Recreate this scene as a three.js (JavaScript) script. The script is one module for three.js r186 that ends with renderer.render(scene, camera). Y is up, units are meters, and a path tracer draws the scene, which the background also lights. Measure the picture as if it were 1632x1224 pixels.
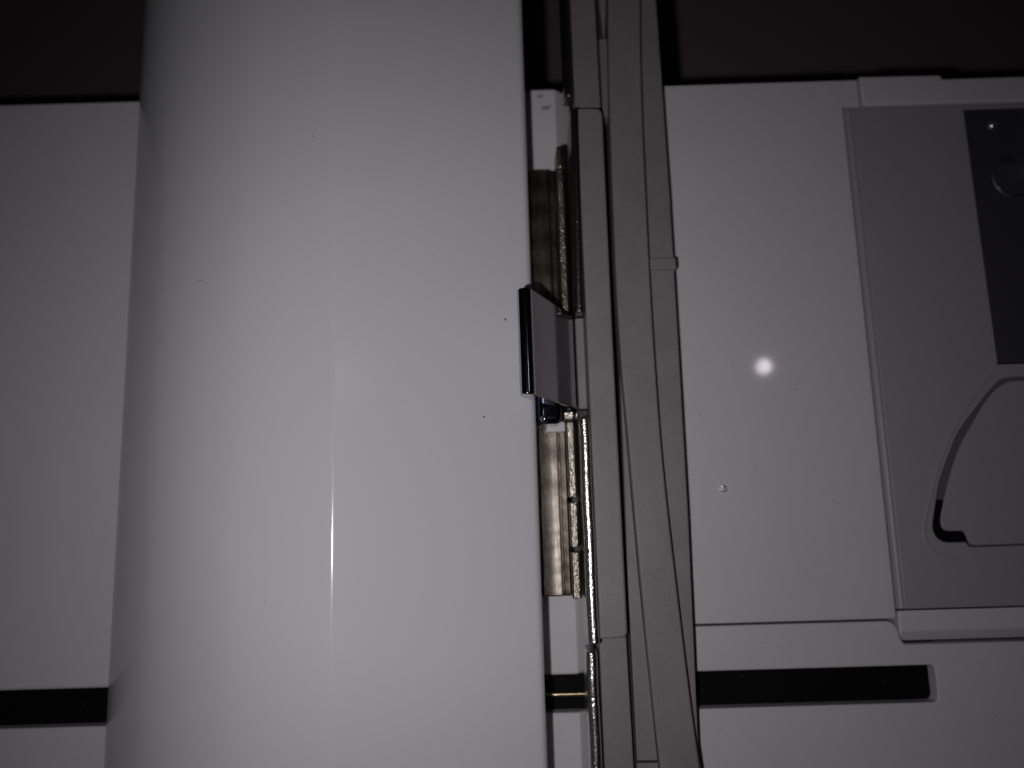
import * as THREE from 'three';
import { RoundedBoxGeometry } from 'three/addons/geometries/RoundedBoxGeometry.js';
import { mergeGeometries } from 'three/addons/utils/BufferGeometryUtils.js';

// ---------------------------------------------------------------- camera, light, exposure
const MM = 0.001;
const scene = new THREE.Scene();
scene.background = new THREE.Color(0, 0, 0);            // a dark room

const TILT = THREE.MathUtils.degToRad(9.6), ROLL = THREE.MathUtils.degToRad(1.65);
const camera = new THREE.PerspectiveCamera(51.46, 4 / 3, 0.004, 20);
camera.position.set(0, 0.26, 0);
const fwd = new THREE.Vector3(0, -Math.cos(TILT), -Math.sin(TILT));
camera.up.set(Math.sin(ROLL), Math.cos(ROLL) * Math.sin(TILT), -Math.cos(ROLL) * Math.cos(TILT));
camera.lookAt(camera.position.clone().add(fwd));
camera.focus = 0.158; camera.userData.fStop = 9.5;

const renderer = new THREE.WebGLRenderer();
renderer.toneMapping = THREE.LinearToneMapping;
renderer.toneMappingExposure = 0.1;
renderer.shadowMap.enabled = true;

// the small LED lamp just beside the lens: the only thing that lights the machine
const FLASH = new THREE.Vector3(-0.016, 0.261, 0.008), FLASH_SIZE = 0.004;
const flashLight = new THREE.SpotLight(new THREE.Color(1, 1, 1), 0.35, 0, THREE.MathUtils.degToRad(60), 1, 2);
flashLight.name = 'flash_light'; flashLight.castShadow = true; flashLight.shadow.radius = 0.11;
flashLight.position.copy(FLASH);
flashLight.target.position.copy(FLASH).add(new THREE.Vector3(0.07, -1, -0.10));
scene.add(flashLight, flashLight.target);

// ---------------------------------------------------------------- helpers
let seed = 7;
const rnd = () => { seed = (seed * 1664525 + 1013904223) >>> 0; return seed / 4294967296; };
const used = {};
function numbered(n) { used[n] = (used[n] || 0) + 1; return used[n] === 1 ? n : n + '_' + String(used[n] - 1).padStart(3, '0'); }
function thing(name, label, category, pos = [0, 0, 0]) {
  const o = new THREE.Group(); o.name = numbered(name); o.position.set(...pos.map(v => v * MM));
  o.userData = { label, category }; scene.add(o); return o;
}
function part(name, geo, mat, parent, label) {
  const m = new THREE.Mesh(geo, mat); m.name = name; m.castShadow = m.receiveShadow = true;
  if (label) m.userData.label = label;
  if (parent.isScene) m.name = numbered(name);
  else {                                                   // geometry is written in world mm: bring it under the thing
    let p = parent, off = new THREE.Vector3();
    while (p && !p.isScene) { off.add(p.position); p = p.parent; }
    m.position.copy(off).multiplyScalar(-1);
  }
  parent.add(m); return m;
}
// texture coordinates in metres, taken along the axis a face looks down
function boxUV(g) {
  g = g.index ? g.toNonIndexed() : g;
  const p = g.attributes.position, uv = new Float32Array(p.count * 2), a = new THREE.Vector3(), b = new THREE.Vector3(), c = new THREE.Vector3(), n = new THREE.Vector3();
  for (let i = 0; i < p.count; i += 3) {
    a.fromBufferAttribute(p, i); b.fromBufferAttribute(p, i + 1); c.fromBufferAttribute(p, i + 2);
    n.copy(b).sub(a).cross(c.clone().sub(a));
    const ax = Math.abs(n.x), ay = Math.abs(n.y), az = Math.abs(n.z);
    [a, b, c].forEach((v, k) => {
      const [u, w] = ay >= ax * .5 && ay >= az * .5 ? [v.x, v.z] : ax > az ? [v.y, v.z] : [v.x, v.y];
      uv[(i + k) * 2] = u; uv[(i + k) * 2 + 1] = w;
    });
  }
  g.setAttribute('uv', new THREE.BufferAttribute(uv, 2));
  return g;
}
// normals smoothed under the crease angle, each face counted by its area so that flats stay flat
function areaNormals(g, crease) {
  const p = g.attributes.position, n = p.count, fn = [], key = [], map = new Map();
  const a = new THREE.Vector3(), b = new THREE.Vector3(), c = new THREE.Vector3();
  for (let i = 0; i < n; i += 3) {
    a.fromBufferAttribute(p, i); b.fromBufferAttribute(p, i + 1); c.fromBufferAttribute(p, i + 2);
    const v = b.sub(a).clone().cross(c.sub(a)), L = v.length(); fn.push({ v, u: L > 0 ? v.clone().divideScalar(L) : v.clone() });
    for (let k = 0; k < 3; k++) { const s = [p.getX(i + k), p.getY(i + k), p.getZ(i + k)].map(q => Math.round(q * 2e6)).join(); key.push(s); if (!map.has(s)) map.set(s, []); map.get(s).push(i / 3); }
  }
  const out = new Float32Array(n * 3), cc = Math.cos(crease), sum = new THREE.Vector3();
  for (let i = 0; i < n; i++) {
    const f = fn[i / 3 | 0]; sum.set(0, 0, 0);
    for (const j of map.get(key[i])) if (fn[j].u.dot(f.u) > cc) sum.add(fn[j].v);
    if (sum.lengthSq() === 0) sum.copy(f.u); sum.normalize();
    out.set([sum.x, sum.y, sum.z], i * 3);
  }
  g.setAttribute('normal', new THREE.BufferAttribute(out, 3)); return g;
}
const finish = (g, crease = 0.6) => areaNormals(boxUV(g.scale(MM, MM, MM)), crease);
function shapeOf(pts, holes = []) {
  const s = new THREE.Shape(pts.map(([x, y]) => new THREE.Vector2(x, y)));
  for (const h of holes) s.holes.push(new THREE.Path(h.map(([x, y]) => new THREE.Vector2(x, y))));
  return s;
}
// plan outline in (X, Z), thickness from y0 to y1
function extY(pts, y0, y1, bevel = 0.3, holes = [], seg = 3, crease = 0.6) {
  const flip = a => a.map(([x, z]) => [x, -z]);
  const g = new THREE.ExtrudeGeometry(shapeOf(flip(pts), holes.map(flip)), { depth: y1 - y0 - 2 * bevel, bevelEnabled: bevel > 0, bevelSize: bevel, bevelThickness: bevel, bevelOffset: -bevel, bevelSegments: seg, steps: 1, curveSegments: 8 });
  g.rotateX(-Math.PI / 2); g.translate(0, y0 + bevel, 0);
  return finish(g, crease);
}
// cross-section in (X, Y), run from z0 to z1
function extZ(pts, z0, z1, bevel = 0.3, steps = 1, seg = 3, crease = 0.6, bend) {
  const g = new THREE.ExtrudeGeometry(shapeOf(pts), { depth: z1 - z0 - 2 * bevel, bevelEnabled: bevel > 0, bevelSize: bevel, bevelThickness: bevel, bevelOffset: -bevel, bevelSegments: seg, steps });
  g.translate(0, 0, z0 + bevel);
  if (bend) { const p = g.attributes.position; for (let i = 0; i < p.count; i++) { const v = bend(p.getX(i), p.getY(i), p.getZ(i)); p.setXYZ(i, ...v); } }
  return finish(g, crease);
}
// cross-section in (Z, Y), run from x0 to x1
function extX(pts, x0, x1, bevel = 0.3, seg = 3, crease = 0.6) {
  const g = new THREE.ExtrudeGeometry(shapeOf(pts.map(([z, y]) => [-z, y])), { depth: x1 - x0 - 2 * bevel, bevelEnabled: bevel > 0, bevelSize: bevel, bevelThickness: bevel, bevelOffset: -bevel, bevelSegments: seg });
  g.rotateY(Math.PI / 2); g.translate(x0 + bevel, 0, 0);
  return finish(g, crease);
}
const at = (g, x, y, z) => { g.translate(x, y, z); return g; };
const rbox = (x0, x1, y0, y1, z0, z1, r, seg = 3) => finish(at(new RoundedBoxGeometry(x1 - x0, y1 - y0, z1 - z0, seg, r), (x0 + x1) / 2, (y0 + y1) / 2, (z0 + z1) / 2));
const arc = (cx, cy, r, a0, a1, n = 6) => Array.from({ length: n + 1 }, (_, i) => { const a = THREE.MathUtils.degToRad(a0 + (a1 - a0) * i / n); return [cx + r * Math.cos(a), cy + r * Math.sin(a)]; });
// plan rectangle with rounded corners
function rrect(x0, x1, z0, z1, r, n = 5) {
  return [...arc(x1 - r, z1 - r, r, 0, 90, n), ...arc(x0 + r, z1 - r, r, 90, 180, n), ...arc(x0 + r, z0 + r, r, 180, 270, n), ...arc(x1 - r, z0 + r, r, 270, 360, n)];
}
const spline = (pts, n) => new THREE.CatmullRomCurve3(pts.map(([x, z]) => new THREE.Vector3(x, 0, z)), false, 'centripetal').getPoints(n).map(v => [v.x, v.z]);

// ---------------------------------------------------------------- textures
function noiseField(n, cells, amp = 1, out = new Float32Array(n * n)) {   // tileable value noise added to a field
  const g = Float32Array.from({ length: cells * cells }, () => rnd());
  const s = t => t * t * (3 - 2 * t);
  for (let y = 0; y < n; y++) for (let x = 0; x < n; x++) {
    const u = x / n * cells, v = y / n * cells, i = Math.floor(u), j = Math.floor(v), fx = s(u - i), fy = s(v - j);
    const q = (a, b) => g[(b % cells) * cells + (a % cells)];
    out[y * n + x] += amp * ((q(i, j) * (1 - fx) + q(i + 1, j) * fx) * (1 - fy) + (q(i, j + 1) * (1 - fx) + q(i + 1, j + 1) * fx) * fy - .5);
  }
  return out;
}
function tex(n, f, metres, color = false) {
  const d = new Uint8Array(n * n * 4);
  for (let i = 0; i < n * n; i++) { const v = f(i); for (let k = 0; k < 3; k++) d[i * 4 + k] = Math.max(0, Math.min(255, Array.isArray(v) ? v[k] : v)); d[i * 4 + 3] = 255; }
  const t = new THREE.DataTexture(d, n, n); t.wrapS = t.wrapT = THREE.RepeatWrapping; t.magFilter = THREE.LinearFilter; t.minFilter = THREE.LinearFilter;
  t.repeat.set(1 / metres, 1 / metres); if (color) t.colorSpace = THREE.SRGBColorSpace; t.needsUpdate = true; return t;
}
const N = 512;
const fine = noiseField(N, 256, .7, noiseField(N, 128, .6, noiseField(N, 48, .35)));
const coarse = noiseField(N, 8, .8, noiseField(N, 20, .5, noiseField(N, 64, .25)));
const grainBump = tex(N, i => 128 + 110 * fine[i], 0.022);
const castBump = tex(N, i => 128 + 120 * (fine[i] * .7 + coarse[i] * .3), 0.030);
const metalRough = tex(N, i => { const v = 86 + 12 * coarse[i] + 26 * fine[i]; return [v, v, v]; }, 0.026);
const pits = (() => {                                        // scattered pits and nicks of a plated metal edge
  const f = new Float32Array(N * N).fill(0);
  for (let k = 0; k < 900; k++) {
    const cx = rnd() * N, cy = rnd() * N, r = 1.5 + rnd() * rnd() * 6, h = rnd() < .6 ? -1 : .8;
    for (let y = -8; y <= 8; y++) for (let x = -8; x <= 8; x++) { const q = 1 - (x * x + y * y) / (r * r); if (q > 0) { const i = ((cy + y + N | 0) % N) * N + ((cx + x + N | 0) % N); f[i] += h * q; } }
  }
  return f;
})();
const pitBump = tex(N, i => 128 + 60 * pits[i] + 45 * fine[i] + 40 * coarse[i], 0.016);
const dusty = (() => { const f = new Float32Array(N * N); for (let k = 0; k < 26; k++) { const x = rnd() * N | 0, y = rnd() * N | 0, v = 30 + rnd() * 70; for (const d of [0, 1, N, N + 1, 2]) f[(y * N + x + d) % (N * N)] = v; } return tex(N, i => { const v = 7 + f[i]; return [v, v, v + 2]; }, 0.06, true); })();
const whiteDust = (() => { const f = new Float32Array(N * N); for (let k = 0; k < 70; k++) { const x = rnd() * N | 0, y = rnd() * N | 0, v = rnd() < .6 ? -20 - rnd() * 40 : 14; f[y * N + x] = v; if (rnd() < .4) f[(y * N + x + (rnd() < .5 ? 1 : N)) % (N * N)] = v * .7; } return tex(N, i => { const v = f[i] + 3 * coarse[i]; return [215 + v, 208.5 + v, 215 + v]; }, 0.13, true); })();
const brushed = tex(N, i => 128 + 110 * fine[i], 0.02); brushed.repeat.set(1 / .012, 1 / .11);
const roughCast = tex(N, i => 128 + 70 * fine[i] + 50 * pits[i], 0.030);
const tarnish = tex(N, i => { const v = coarse[i], w = fine[i]; return [180 + 60 * v + 20 * w, 169 + 62 * v + 20 * w, 158 + 64 * v + 20 * w]; }, 0.034, true);
tarnish.repeat.set(1 / .014, 1 / .095);
const hoopTint = tex(N, i => { const s = fine[i] > .62 ? 26 : 0, v = 137 + 8 * coarse[i] + 8 * fine[i] + s; return [v, v - 9, v - 7]; }, 0.045, true);

// ---------------------------------------------------------------- materials
const lin = (r, g, b) => new THREE.Color().setRGB(r, g, b);
const std = o => new THREE.MeshPhysicalMaterial(o);
const whitePlastic = std({ map: whiteDust, roughness: .05, specularIntensity: 1 });
const underWhite = std({ color: lin(.67, .63, .67), roughness: .25 });
const blackRubber = std({ map: dusty, roughness: .7, specularIntensity: .25, bumpMap: grainBump, bumpScale: .00003 });
const hoopPlastic = std({ map: hoopTint, roughness: .5, bumpMap: grainBump, bumpScale: .00003 });
const greyPlastic = std({ color: lin(.375, .335, .40), roughness: .42, bumpMap: grainBump, bumpScale: .000012 });
const grooveGrey = std({ color: lin(.13, .115, .15), roughness: .5 });
const smudgeGrey = std({ color: lin(.32, .29, .3), roughness: .7 });
const darkGrey = std({ color: lin(.05, .048, .06), roughness: .6 });
const steel = std({ color: lin(.36, .34, .46), metalness: 1, roughness: .43 });
const darkSteel = std({ color: lin(.2, .2, .22), metalness: 1, roughness: .3, bumpMap: pitBump, bumpScale: .00006 });
const chrome = std({ color: lin(.52, .54, .58), metalness: 1, roughness: .11 });
const platedEdge = std({ color: lin(.80, .76, .74), metalness: 1, roughness: .26, bumpMap: roughCast, bumpScale: .00014 });
const nickel = std({ color: lin(.52, .51, .51), map: tarnish, metalness: 1, roughness: 1, roughnessMap: metalRough, bumpMap: brushed, bumpScale: .000012 });
const castNickel = std({ map: tarnish, metalness: 1, roughness: .36, bumpMap: roughCast, bumpScale: .0003 });
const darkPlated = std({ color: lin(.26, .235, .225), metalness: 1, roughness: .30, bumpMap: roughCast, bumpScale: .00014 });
const brass = std({ color: lin(.75, .62, .36), metalness: 1, roughness: .3, bumpMap: pitBump, bumpScale: .00005 });
const platedDot = std({ color: lin(.8, .8, .84), metalness: 1, roughness: .3 });
const tableWood = std({ color: lin(.13, .098, .106), roughness: .6, bumpMap: castBump, bumpScale: .00005 });

// carriage cover: white gloss with the dark specks and lint seen on it
const coverMap = (() => {
  const S = 2048, c = document.createElement('canvas'); c.width = c.height = S; const x = c.getContext('2d');
  x.fillStyle = 'rgb(219,215,222)'; x.fillRect(0, 0, S, S);
  const P = (mx, mz) => [(mx + 100) / 256 * S, (mz + 160) / 256 * S];   // mm on the plan
  const spot = (mx, mz, r, col) => { const [a, b] = P(mx, mz); x.fillStyle = col; x.beginPath(); x.arc(a, b, r / 256 * S, 0, 7); x.fill(); };
  const hair = (mx, mz, l, a) => { const [p, q] = P(mx, mz); x.strokeStyle = 'rgb(150,146,146)'; x.lineWidth = 1; x.beginPath(); x.moveTo(p, q); x.lineTo(p + l * 8 * Math.cos(a), q + l * 8 * Math.sin(a)); x.stroke(); };
  spot(-1, -42, .22, 'rgb(70,66,70)'); spot(-6, -21, .2, 'rgb(90,86,90)'); 
  for (let k = 0; k < 12; k++) spot(-80 + rnd() * 82, -120 + rnd() * 165, .05 + rnd() * .07, rnd() < .5 ? 'rgb(160,155,158)' : 'rgb(236,235,238)');
  for (let k = 0; k < 4; k++) hair(-80 + rnd() * 82, -120 + rnd() * 165, .5 + rnd(), rnd() * 6);
  const t = new THREE.CanvasTexture(c); t.colorSpace = THREE.SRGBColorSpace; t.flipY = false;
  t.wrapS = t.wrapT = THREE.RepeatWrapping; t.repeat.set(1 / .256, 1 / .256); t.offset.set(100 / 256, 160 / 256);
  return t;
})();
const coverPlastic = std({ map: coverMap, roughness: .16 });

// ---------------------------------------------------------------- the surface below
const table = part('table_top', finish(at(new THREE.BoxGeometry(1600, 40, 1600), 0, -20.2, -100)), tableWood, scene);
table.userData = { kind: 'structure' };

// ---------------------------------------------------------------- embroidery unit (bed with the slot)
const BED = 75;
const unit = thing('embroidery_unit', 'white bed of the embroidery unit with a long black slot, under the carriage', 'embroidery unit', [-60, 0, 0]);
{
  const prof = [[-190, 69.9], [16.6, 69.9], [16.6, 71.4], [16.2, 71.9], [12.9, BED - .05], [12.6, BED], [-190, BED]];
  part('bed_panel', extZ(prof, -106.4, 34.5, .9), whitePlastic, unit);
  part('bed_panel', extZ(prof, 42.4, 95, .6), whitePlastic, unit);
  part('ledge_panel', extY([[19, 24.9], [82.2, 24.9], ...arc(82.2, 27.5, 2.6, -90, -10, 5), [85, 28.6], ...arc(86.8, 28.3, 1.8, 170, 95, 4), [165, 30.1], [165, 95], [19, 95], [19, 42.4],
    ...arc(90.7, 41.2, 1.2, 90, 0, 4), ...arc(90.7, 35.8, 1.2, 0, -90, 4), [19, 34.6]], 70, BED, .5), whitePlastic, unit);
  part('slot_strip', rbox(-190, 94, 68, 71.6, 30, 47, .3), blackRubber, unit, 'black strip at the bottom of the slot');
  for (const [x, z, r] of [[10.3, -101, .75], [11.4, -101.4, .35], [9.2, -104.2, .6]]) part('smudge', finish(at(new THREE.CylinderGeometry(r, r * 1.1, .06, 14).scale(1.3, 1, .7), x, BED + .02, z)), smudgeGrey, unit);
  part('unit_base', rbox(-190, 16, 1, 69.8, -105.5, 29.6, 1), underWhite, unit);
  part('unit_base', rbox(-190, 165, 1, 67.6, 30.2, 94, 1), underWhite, unit);
}

// ---------------------------------------------------------------- machine's free arm with needle plate
const arm = thing('sewing_machine_arm', 'glossy white free arm of the sewing machine, right of the grey hoop', 'sewing machine', [95, 0, -40]);
{
  part('arm_cover', extY([[30, -106.2], [89, -106.4], [89, -99.1], [84.7, -99.1], [84.7, 24.5], [82, 24.5], [30, 24.5]].reverse(), 66, BED, .55), whitePlastic, arm);
  // front lip: flat on top, its outer edge rolls down
  part('front_lip', extX([[22.8, 66], [22.8, BED - .05], [27.0, BED - .05], [27.5, 74.8], [29.3, 73.0], [29.7, 72.2], [29.8, 66]], 85.0, 165, .6), whitePlastic, arm);
  part('rear_lip', extY([[89.4, -106.9], [109, -106.8], ...arc(109, -105.7, 1.1, -90, 0, 4), [165, -105.9], [165, -98.8], [110.5, -99.0], [89.4, -99.0]], 66, BED + .5, .7), whitePlastic, arm);
  part('arm_base', rbox(31, 164, 1, 65.8, -105.5, 24, 1), underWhite, arm);

  // grey insert with an opening for the steel plate and one for the bobbin cover
  const grooveOuter = [[158, -29.4], [117.6, -29.5], [115.0, -29.0], [112.0, -26.4], [107.8, -21.9], [103.4, -16.7], [100.2, -10.7], [97.9, -5.8], [96.1, 0.3], [95.1, 4.6], [95.5, 6.4], [96.1, 7.2], [97.2, 7.9], [98.6, 8.1], [102.3, 8.1], [102.6, 8.9], [103.4, 9.3], [158, 8.9]];
  const grooveInner = [[157.5, -28.6], [117.2, -28.6], [114.2, -27.2], [110.9, -24.1], [107.2, -19.1], [103.7, -13.9], [100.9, -8.1], [98.1, -0.4], [97.1, 3.2], [97.2, 4.6], [97.7, 5.3], [98.4, 5.5], [101.9, 5.6], [102.4, 6.6], [102.9, 8.4], [103.8, 8.9], [157.5, 8.5]];
  const smooth = (a, i, j, n) => [...a.slice(0, i), ...spline(a.slice(i, j), n), ...a.slice(j)];
  const go = smooth(grooveOuter.slice(1, 18), 0, 14, 60).concat([[150, 9.0], [150, -29.4]]);
  const gi = smooth(grooveInner.slice(1, 16), 0, 12, 60).concat([[149.6, 8.6], [149.6, -28.6]]);
  const plate = part('plate_insert', extY([[86.75, -98.5], [158, -98.5], [158, 22.5], [86.75, 22.5]], 66, BED - .15, .3, [[[114.2, -97.6], [150, -97.6], [150, -32.3], [114.2, -32.3]], go]), greyPlastic, arm);
  part('insert_rim', extZ([[85.0, 66], [86.65, 66], [86.65, 74.75], [86.3, 74.85], [85.9, 74.75], [85.5, 74.45], [85.2, 74.0], [85.05, 73.4]], -98.5, 22.5, .3, 1, 3, .9), greyPlastic, plate);
  // the hole rims take the bevel; pieces set into them
  const st = part('steel_plate', extY([[114.4, -97.4], [149.8, -97.4], [149.8, -33.0], [114.4, -33.0]], 70, BED - .05, .15, [arc(124.6, -79.2, 5.0, 0, 345, 23)]), steel, arm, 'smooth dark steel needle plate');
  const hole = new THREE.CylinderGeometry(4.9, 4.9, 3, 32); part('plate_screw', finish(at(hole, 124.6, 71.5, -79.2)), darkGrey, st, 'dark round screw sunk in the steel plate');
  part('screw_rim', finish(at(new THREE.TorusGeometry(4.9, .35, 8, 40).rotateX(Math.PI / 2), 124.6, BED - .1, -79.2)), platedEdge, st);
  part('rivet', finish(at(new THREE.SphereGeometry(1.3, 28, 12, 0, Math.PI * 2, 0, 1.2), 121.2, BED - .5, -93)), platedDot, st);
  part('groove_floor', rbox(94, 151, 66.2, 73.1, -30.5, 10.5, .1), grooveGrey, arm);
  part('notch_floor', extY([[94.9, -1.6], [98.5, -1.6], [98.3, 4], [103.2, 4], [103.2, 9], [97, 9], [94.9, 6]], 73.4, 73.7, 0), blackRubber, arm, 'black finger notch at the corner of the bobbin cover');
  part('bobbin_cover', extY(gi, BED - .75, BED - .2, .12), greyPlastic, arm);
  // low raised border around the bobbin cover
  const ring = spline([[112.5, -30.6], [107.3, -25.2], [101.5, -17.2], [97.3, -8.8], [93.6, 1.2], [92.4, 5.6], [93.0, 8.6], [95.2, 11.0], [97.8, 12.1], [100.6, 12.0]], 40);
  const back = spline([[113.2, -29.9], [108.0, -24.5], [102.2, -16.7], [98.0, -8.5], [94.3, 1.4], [93.2, 5.6], [93.7, 8.2], [95.7, 10.3], [98.0, 11.3], [100.6, 11.3]], 40).reverse();
  part('cover_border', extY([...ring, ...back], 74, BED + .12, .2, [], 3), greyPlastic, arm);
}

// ---------------------------------------------------------------- carriage
const carriage = thing('embroidery_carriage', 'wide white rounded carriage cover with chrome clamp lever on its right side', 'carriage', [-40, 0, -30]);
{
  const prof = [[-88, 77], [2.5, 77], [4.6, 78], [4.9, 80], [4.9, 91.3], ...arc(2.9, 91.3, 2.0, 0, 72, 6), [2.8, 93.42], [-29.2, 103.2], [-34.9, 104.945], [-35.1, 104.996], [-35.3, 105.032], [-35.5, 105.052], [-35.7, 105.06], [-36.0, 105.06], [-37.2, 105.05],
    ...spline([[-46, 104.8], [-54, 103.95], [-61, 102.0], [-67.8, 99.2], [-74.5, 95.4], [-80.5, 90.6], [-85.6, 85.2], [-89, 80], [-90, 77.6]], 24)];
  part('cover', extZ(prof, -170, 90, 1.5, 1, 3, .9), coverPlastic, carriage);

  // frame holder: two lengths of tarnished sheet metal with a beaded edge and a cast strip
  const sheet = [[-10, 82.0], [-10, 87.4], [2, 86.1], [4, 85.62], [5.5, 85.24], [7, 84.97], [8.4, 84.88], [9.3, 84.93], [9.6, 84.85], [9.75, 84.3], [9.95, 84.1], [10.2, 84.3], [11.2, 84.22], [11.5, 83.8], [11.5, 82.0]];
  const strip = [[11.6, 80], [11.6, 86.2], [11.9, 86.6], [13.0, 86.5], [13.6, 85.6], [13.8, 83.5], [13.8, 80]];
  const wob = (x, y, z) => [x, y + .05 * Math.sin(z * .9) + .04 * Math.sin(z * 2.3 + x), z];
  const up = part('holder_plate', extZ(sheet, -79.9, -40, .25, 40, 3, .6, wob), nickel, carriage);
  part('holder_strip', extZ(strip, -79.3, -45.6, .3, 30, 2, .6, wob), castNickel, up);
  part('strip_tongue', extZ([[11.7, 80], [11.9, 85.8], [12.8, 86.2], [13.9, 85.4], [14.2, 80]], -85.6, -79.7, .8), castNickel, up);
  const lo = part('holder_plate', extZ(sheet, -21, 16.6, .35, 40, 3, .6, wob), nickel, carriage);
  for (const [a, b] of [[-20.6, -4.1], [-3.2, 6.4], [7.3, 17.1]]) part('holder_strip', extZ(strip, a, b, .3, 14, 2, .6, wob), castNickel, lo);
  part('holder_strip', extZ([[12.4, 80], [12.4, 85], [13.6, 84.6], [13.8, 80]], -4.6, 7.4, .2), darkSteel, lo);
  part('stop_block', rbox(11.0, 13.2, 84, 89, -22.6, -20.9, .35), castNickel, lo);
  part('stop_block', rbox(13.5, 14.1, 84, 88, -22.3, -21.0, .2), castNickel, lo);

  // chrome clamp lever
  const prof2 = [...arc(2.95, 108.7, 1.5, 175, 35, 10), ...spline([[4.5, 109.0], [6.85, 103.5], [9.2, 98.0], [11.5, 92.6], [13.9, 87.0]], 24), [13.2, 85.4], [12.4, 87.2], [11.2, 89.6], [9.0, 92.6], [6.4, 96.4], [3.6, 101.5], [1.6, 106.4]];
  const lever = part('clamp_lever', extZ(prof2.reverse(), -44.4, -23.3, .35, 1, 4, .7), chrome, carriage, 'polished chrome lever standing over the carriage edge');
  part('lever_hub', rbox(5.2, 10.4, 82, 93, -27, -19.6, 1.4, 5), std({ color: lin(.10, .10, .14), metalness: 1, roughness: .12 }), lever);
  part('hub_pin', finish(at(new THREE.SphereGeometry(.9, 20, 14), 6.6, 92.4, -20.6)), chrome, lever);
  part('spacer', rbox(7.2, 11.4, 82, 86.4, -20.8, -18.4, .5), underWhite, carriage, 'small white plastic spacer below the lever');
  part('guide_rod', finish(at(new THREE.CylinderGeometry(.42, .42, 30, 14).rotateZ(Math.PI / 2), 1.5, 73.6, 38.8)), brass, carriage, 'thin brass rod above the slot');
}

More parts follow.
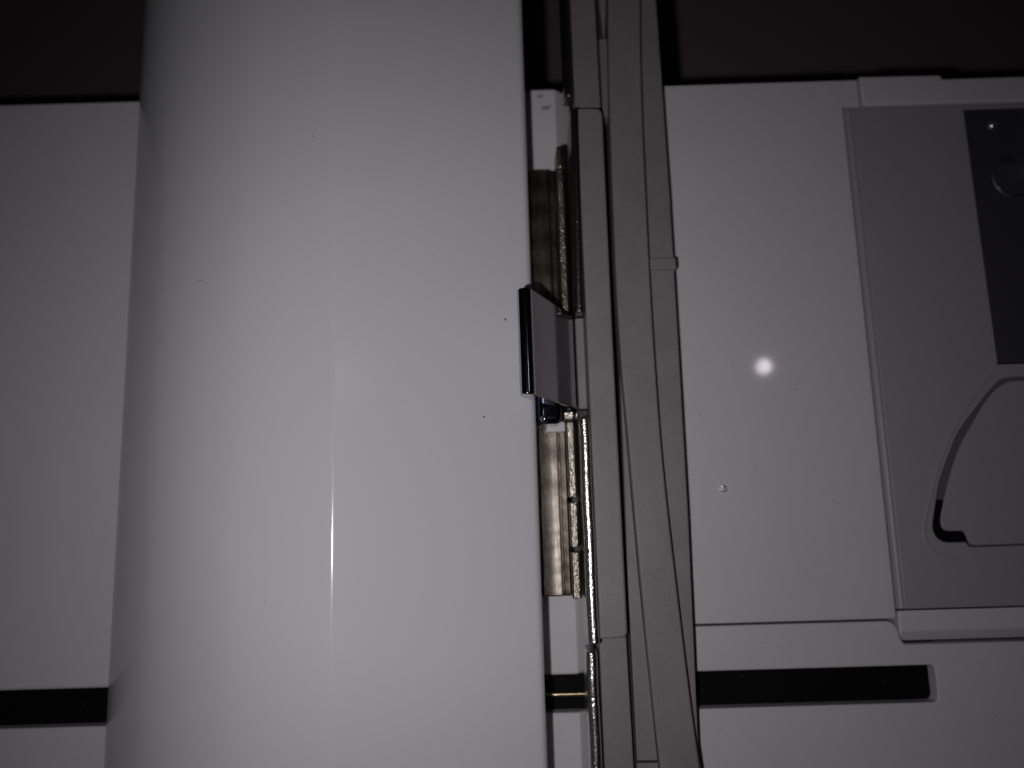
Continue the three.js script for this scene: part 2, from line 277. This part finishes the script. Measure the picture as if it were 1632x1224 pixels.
// ---------------------------------------------------------------- embroidery hoop
const hoop = thing('embroidery_hoop', 'beige grey plastic embroidery hoop with metal edge strips, between carriage and arm', 'embroidery hoop', [30, 77, -30]);
{
  const L2 = [[28.6, -150], [27.0, -138], [25.8, -122], [24.9, -98], [24.45, -75], [24.2, -50], [24.4, -32], [24.95, -18], [26.0, 12], [27.9, 49], [30.2, 76]];
  const L3 = [[36.0, -146], [34.8, -138], [33.6, -122], [32.6, -98], [32.2, -75], [31.95, -50], [32.0, -32], [32.35, -12], [33.6, 13], [36.1, 50], [38.6, 72]];
  const l2 = spline(L2, 60), l3 = spline(L3, 60);
  const far = (x0, z0, z1, x1, r) => [...arc(x1 - r, z1 - r, r, 90, 0, 6), ...arc(x1 - r, z0 + r, r, 0, -90, 6)];
  // inner ring, bowed towards the carriage
  const ringP = part('inner_ring', extY([...l2, [33, 84], ...far(0, -162, 88, 152, 14), [33, -162]], 78.2, 86, .5, [[...l3, [42, 79], ...far(0, -154, 80, 144, 10), [40, -154]]], 3), hoopPlastic, hoop);
  part('mould_mark', finish(at(new THREE.TorusGeometry(1.15, .12, 6, 28).rotateX(Math.PI / 2), 30.2, 86.0, 12.6)), hoopPlastic, ringP);
  part('parting_rib', rbox(27.6, 31.8, 85, 86.12, -57.6, -57.0, .06, 1), hoopPlastic, ringP);
  // flange inside the ring
  const inn = l3.map(([x, z]) => [x + .12, z]);
  const fl = part('inner_flange', extY([...inn, [42, 78.5], ...far(0, -153.5, 79.5, 143.5, 10), [40, -153.5]], 77.6, 82, .3, [[[38.1, -140], [38.4, -100], [38.5, -75], [38.3, -40], [38.0, 0], [37.4, 30], [37.0, 48], [37.4, 56], [38.6, 64], [44, 71], ...far(0, -146, 72, 137, 8), [42, -146]]], 3), hoopPlastic, hoop);
  part('clip_tab', rbox(32.3, 38.75, 78, 82.9, -58.6, -55.8, .4), hoopPlastic, fl);
  // outer ring: sliver between the groove and the bowed ring
  part('outer_ring', extY([[23.35, -113.3], [25.25, -113.3], [24.65, -93.2], [23.4, -93.2]], 77.8, 84.6, .2), hoopPlastic, hoop);
  const mid = spline(L2.filter(p => p[1] > -34 && p[1] < 50.5).concat([[27.96, 50]]).map(([x, z]) => [x - .12, z]), 30);
  part('outer_ring', extY([...mid, [23.6, 50], [23.6, 14], [24.05, -20]], 77.8, 84.6, .15), hoopPlastic, hoop);
  part('outer_ring', extY([[23.5, 50.5], [27.9, 50.5], [30, 76], [33, 88], [24, 88]].reverse(), 77.8, 84.6, .2), hoopPlastic, hoop);
  part('ring_tongue', extY([[24.45, -114], [24.85, -114], [25.5, -122], [26.3, -140], [23.8, -140], [23.9, -122]].reverse(), 77.8, 84.2, .15), hoopPlastic, hoop);
  // straight rail and the raised mount in its middle
  part('outer_rail', extY([[16.9, -160], [22.9, -160], [22.95, -92.9], [16.9, -92.9]].reverse(), 77.4, 84, .3), hoopPlastic, hoop);
  part('outer_rail', extY([[16.9, 25.3], [22.75, 25.3], [23.2, 88], [16.9, 88]].reverse(), 77.4, 84, .3), hoopPlastic, hoop);
  const mount = part('mount_block', extY([[16.7, -92.5], ...arc(21.0, -91.0, 1.5, -90, 0, 4), [22.3, -40], ...arc(20.9, 23.4, 1.4, 0, 90, 4), [16.6, 24.8]].reverse(), 77.4, 90, .45), hoopPlastic, hoop);
  part('mount_tab', rbox(14.6, 16.55, 79, 85.6, -44.1, -23.5, .3), hoopPlastic, mount);
  part('mount_tab', rbox(14.0, 16.6, 78, 84.5, -23.3, -21.4, .3), darkGrey, mount);
  // plated steel strips along the hoop's edge, rounded on top
  const cap = (x0, x1, y1) => { const r = (x1 - x0) / 2, c = (x0 + x1) / 2; return [[x0, 78], [x1, 78], ...arc(c, y1 - r, r, 0, 180, 14)]; };
  const jig = (x, y, z) => [x + .05 * Math.sin(z * .31), y + .03 * Math.sin(z * .8), z];
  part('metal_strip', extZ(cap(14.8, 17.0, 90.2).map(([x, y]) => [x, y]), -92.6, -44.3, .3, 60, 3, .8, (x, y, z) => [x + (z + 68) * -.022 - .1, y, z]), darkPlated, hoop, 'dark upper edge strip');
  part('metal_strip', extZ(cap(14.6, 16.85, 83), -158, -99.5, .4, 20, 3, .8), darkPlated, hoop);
  part('metal_strip', extZ(cap(14.15, 16.55, 90.3), -21.2, 26.0, .5, 60, 4, .8, jig), platedEdge, hoop, 'bright lower edge strip');
  part('metal_strip', extZ(cap(13.9, 16.3, 86.2), 27.9, 88, .4, 60, 4, .8, jig), platedEdge, hoop);
}

// ---------------------------------------------------------------- a speck of lint, and the lamps
{
  const gs = [];
  for (let k = 0; k < 12; k++) { const a = k / 12 * 6.28; gs.push(at(new THREE.TetrahedronGeometry(.3 + rnd() * .25).rotateX(rnd() * 6).rotateZ(rnd() * 6), 47.9 + Math.cos(a) * .55, BED + .25, -5.3 + Math.sin(a) * .6)); }
  const lint = part('lint_speck', finish(mergeGeometries(gs), .1), std({ color: lin(.95, .95, .95), metalness: 1, roughness: .38 }), scene);
  lint.userData = { label: 'tiny white speck of lint on the white arm', category: 'lint' };
}
{ // the LED beside the lens
  const f = thing('flash_lamp', 'small square white flash lamp beside the lens', 'flash lamp', [FLASH.x * 1000, FLASH.y * 1000, FLASH.z * 1000]);
  f.lookAt(FLASH.clone().add(fwd));
  const mk = (n, g, m, z) => { const o = new THREE.Mesh(g, m); o.name = n; o.position.z = z; f.add(o); };
  mk('lens_face', new THREE.PlaneGeometry(FLASH_SIZE, FLASH_SIZE), new THREE.MeshStandardMaterial({ color: 0x111111, emissive: 0xffffff, emissiveIntensity: 30, side: THREE.FrontSide }), -.0003);
  mk('housing', new RoundedBoxGeometry(.006, .006, .002, 2, .0006), darkGrey, -.0016);
}
{ // a small dim lamp in the dark room, mirrored once in the glossy arm
  const pos = [534, 1555, -303];
  const c = thing('room_lamp', 'small dim lamp bulb high above the white arm', 'lamp', pos);
  const o = new THREE.Mesh(new THREE.SphereGeometry(.0068, 24, 16), new THREE.MeshStandardMaterial({ color: 0x222222, emissive: 0xfff2ff, emissiveIntensity: 430 })); o.name = 'bulb'; c.add(o);
  const l = new THREE.PointLight(0xfff2ff, 0.02); l.shadow.radius = .4; l.castShadow = true; l.name = 'room_light'; l.position.copy(c.position); scene.add(l);
  const h = new THREE.Mesh(new THREE.CylinderGeometry(.006, .006, .03, 16), darkGrey); h.name = 'socket'; h.position.y = .021; c.add(h);
}

renderer.render(scene, camera);
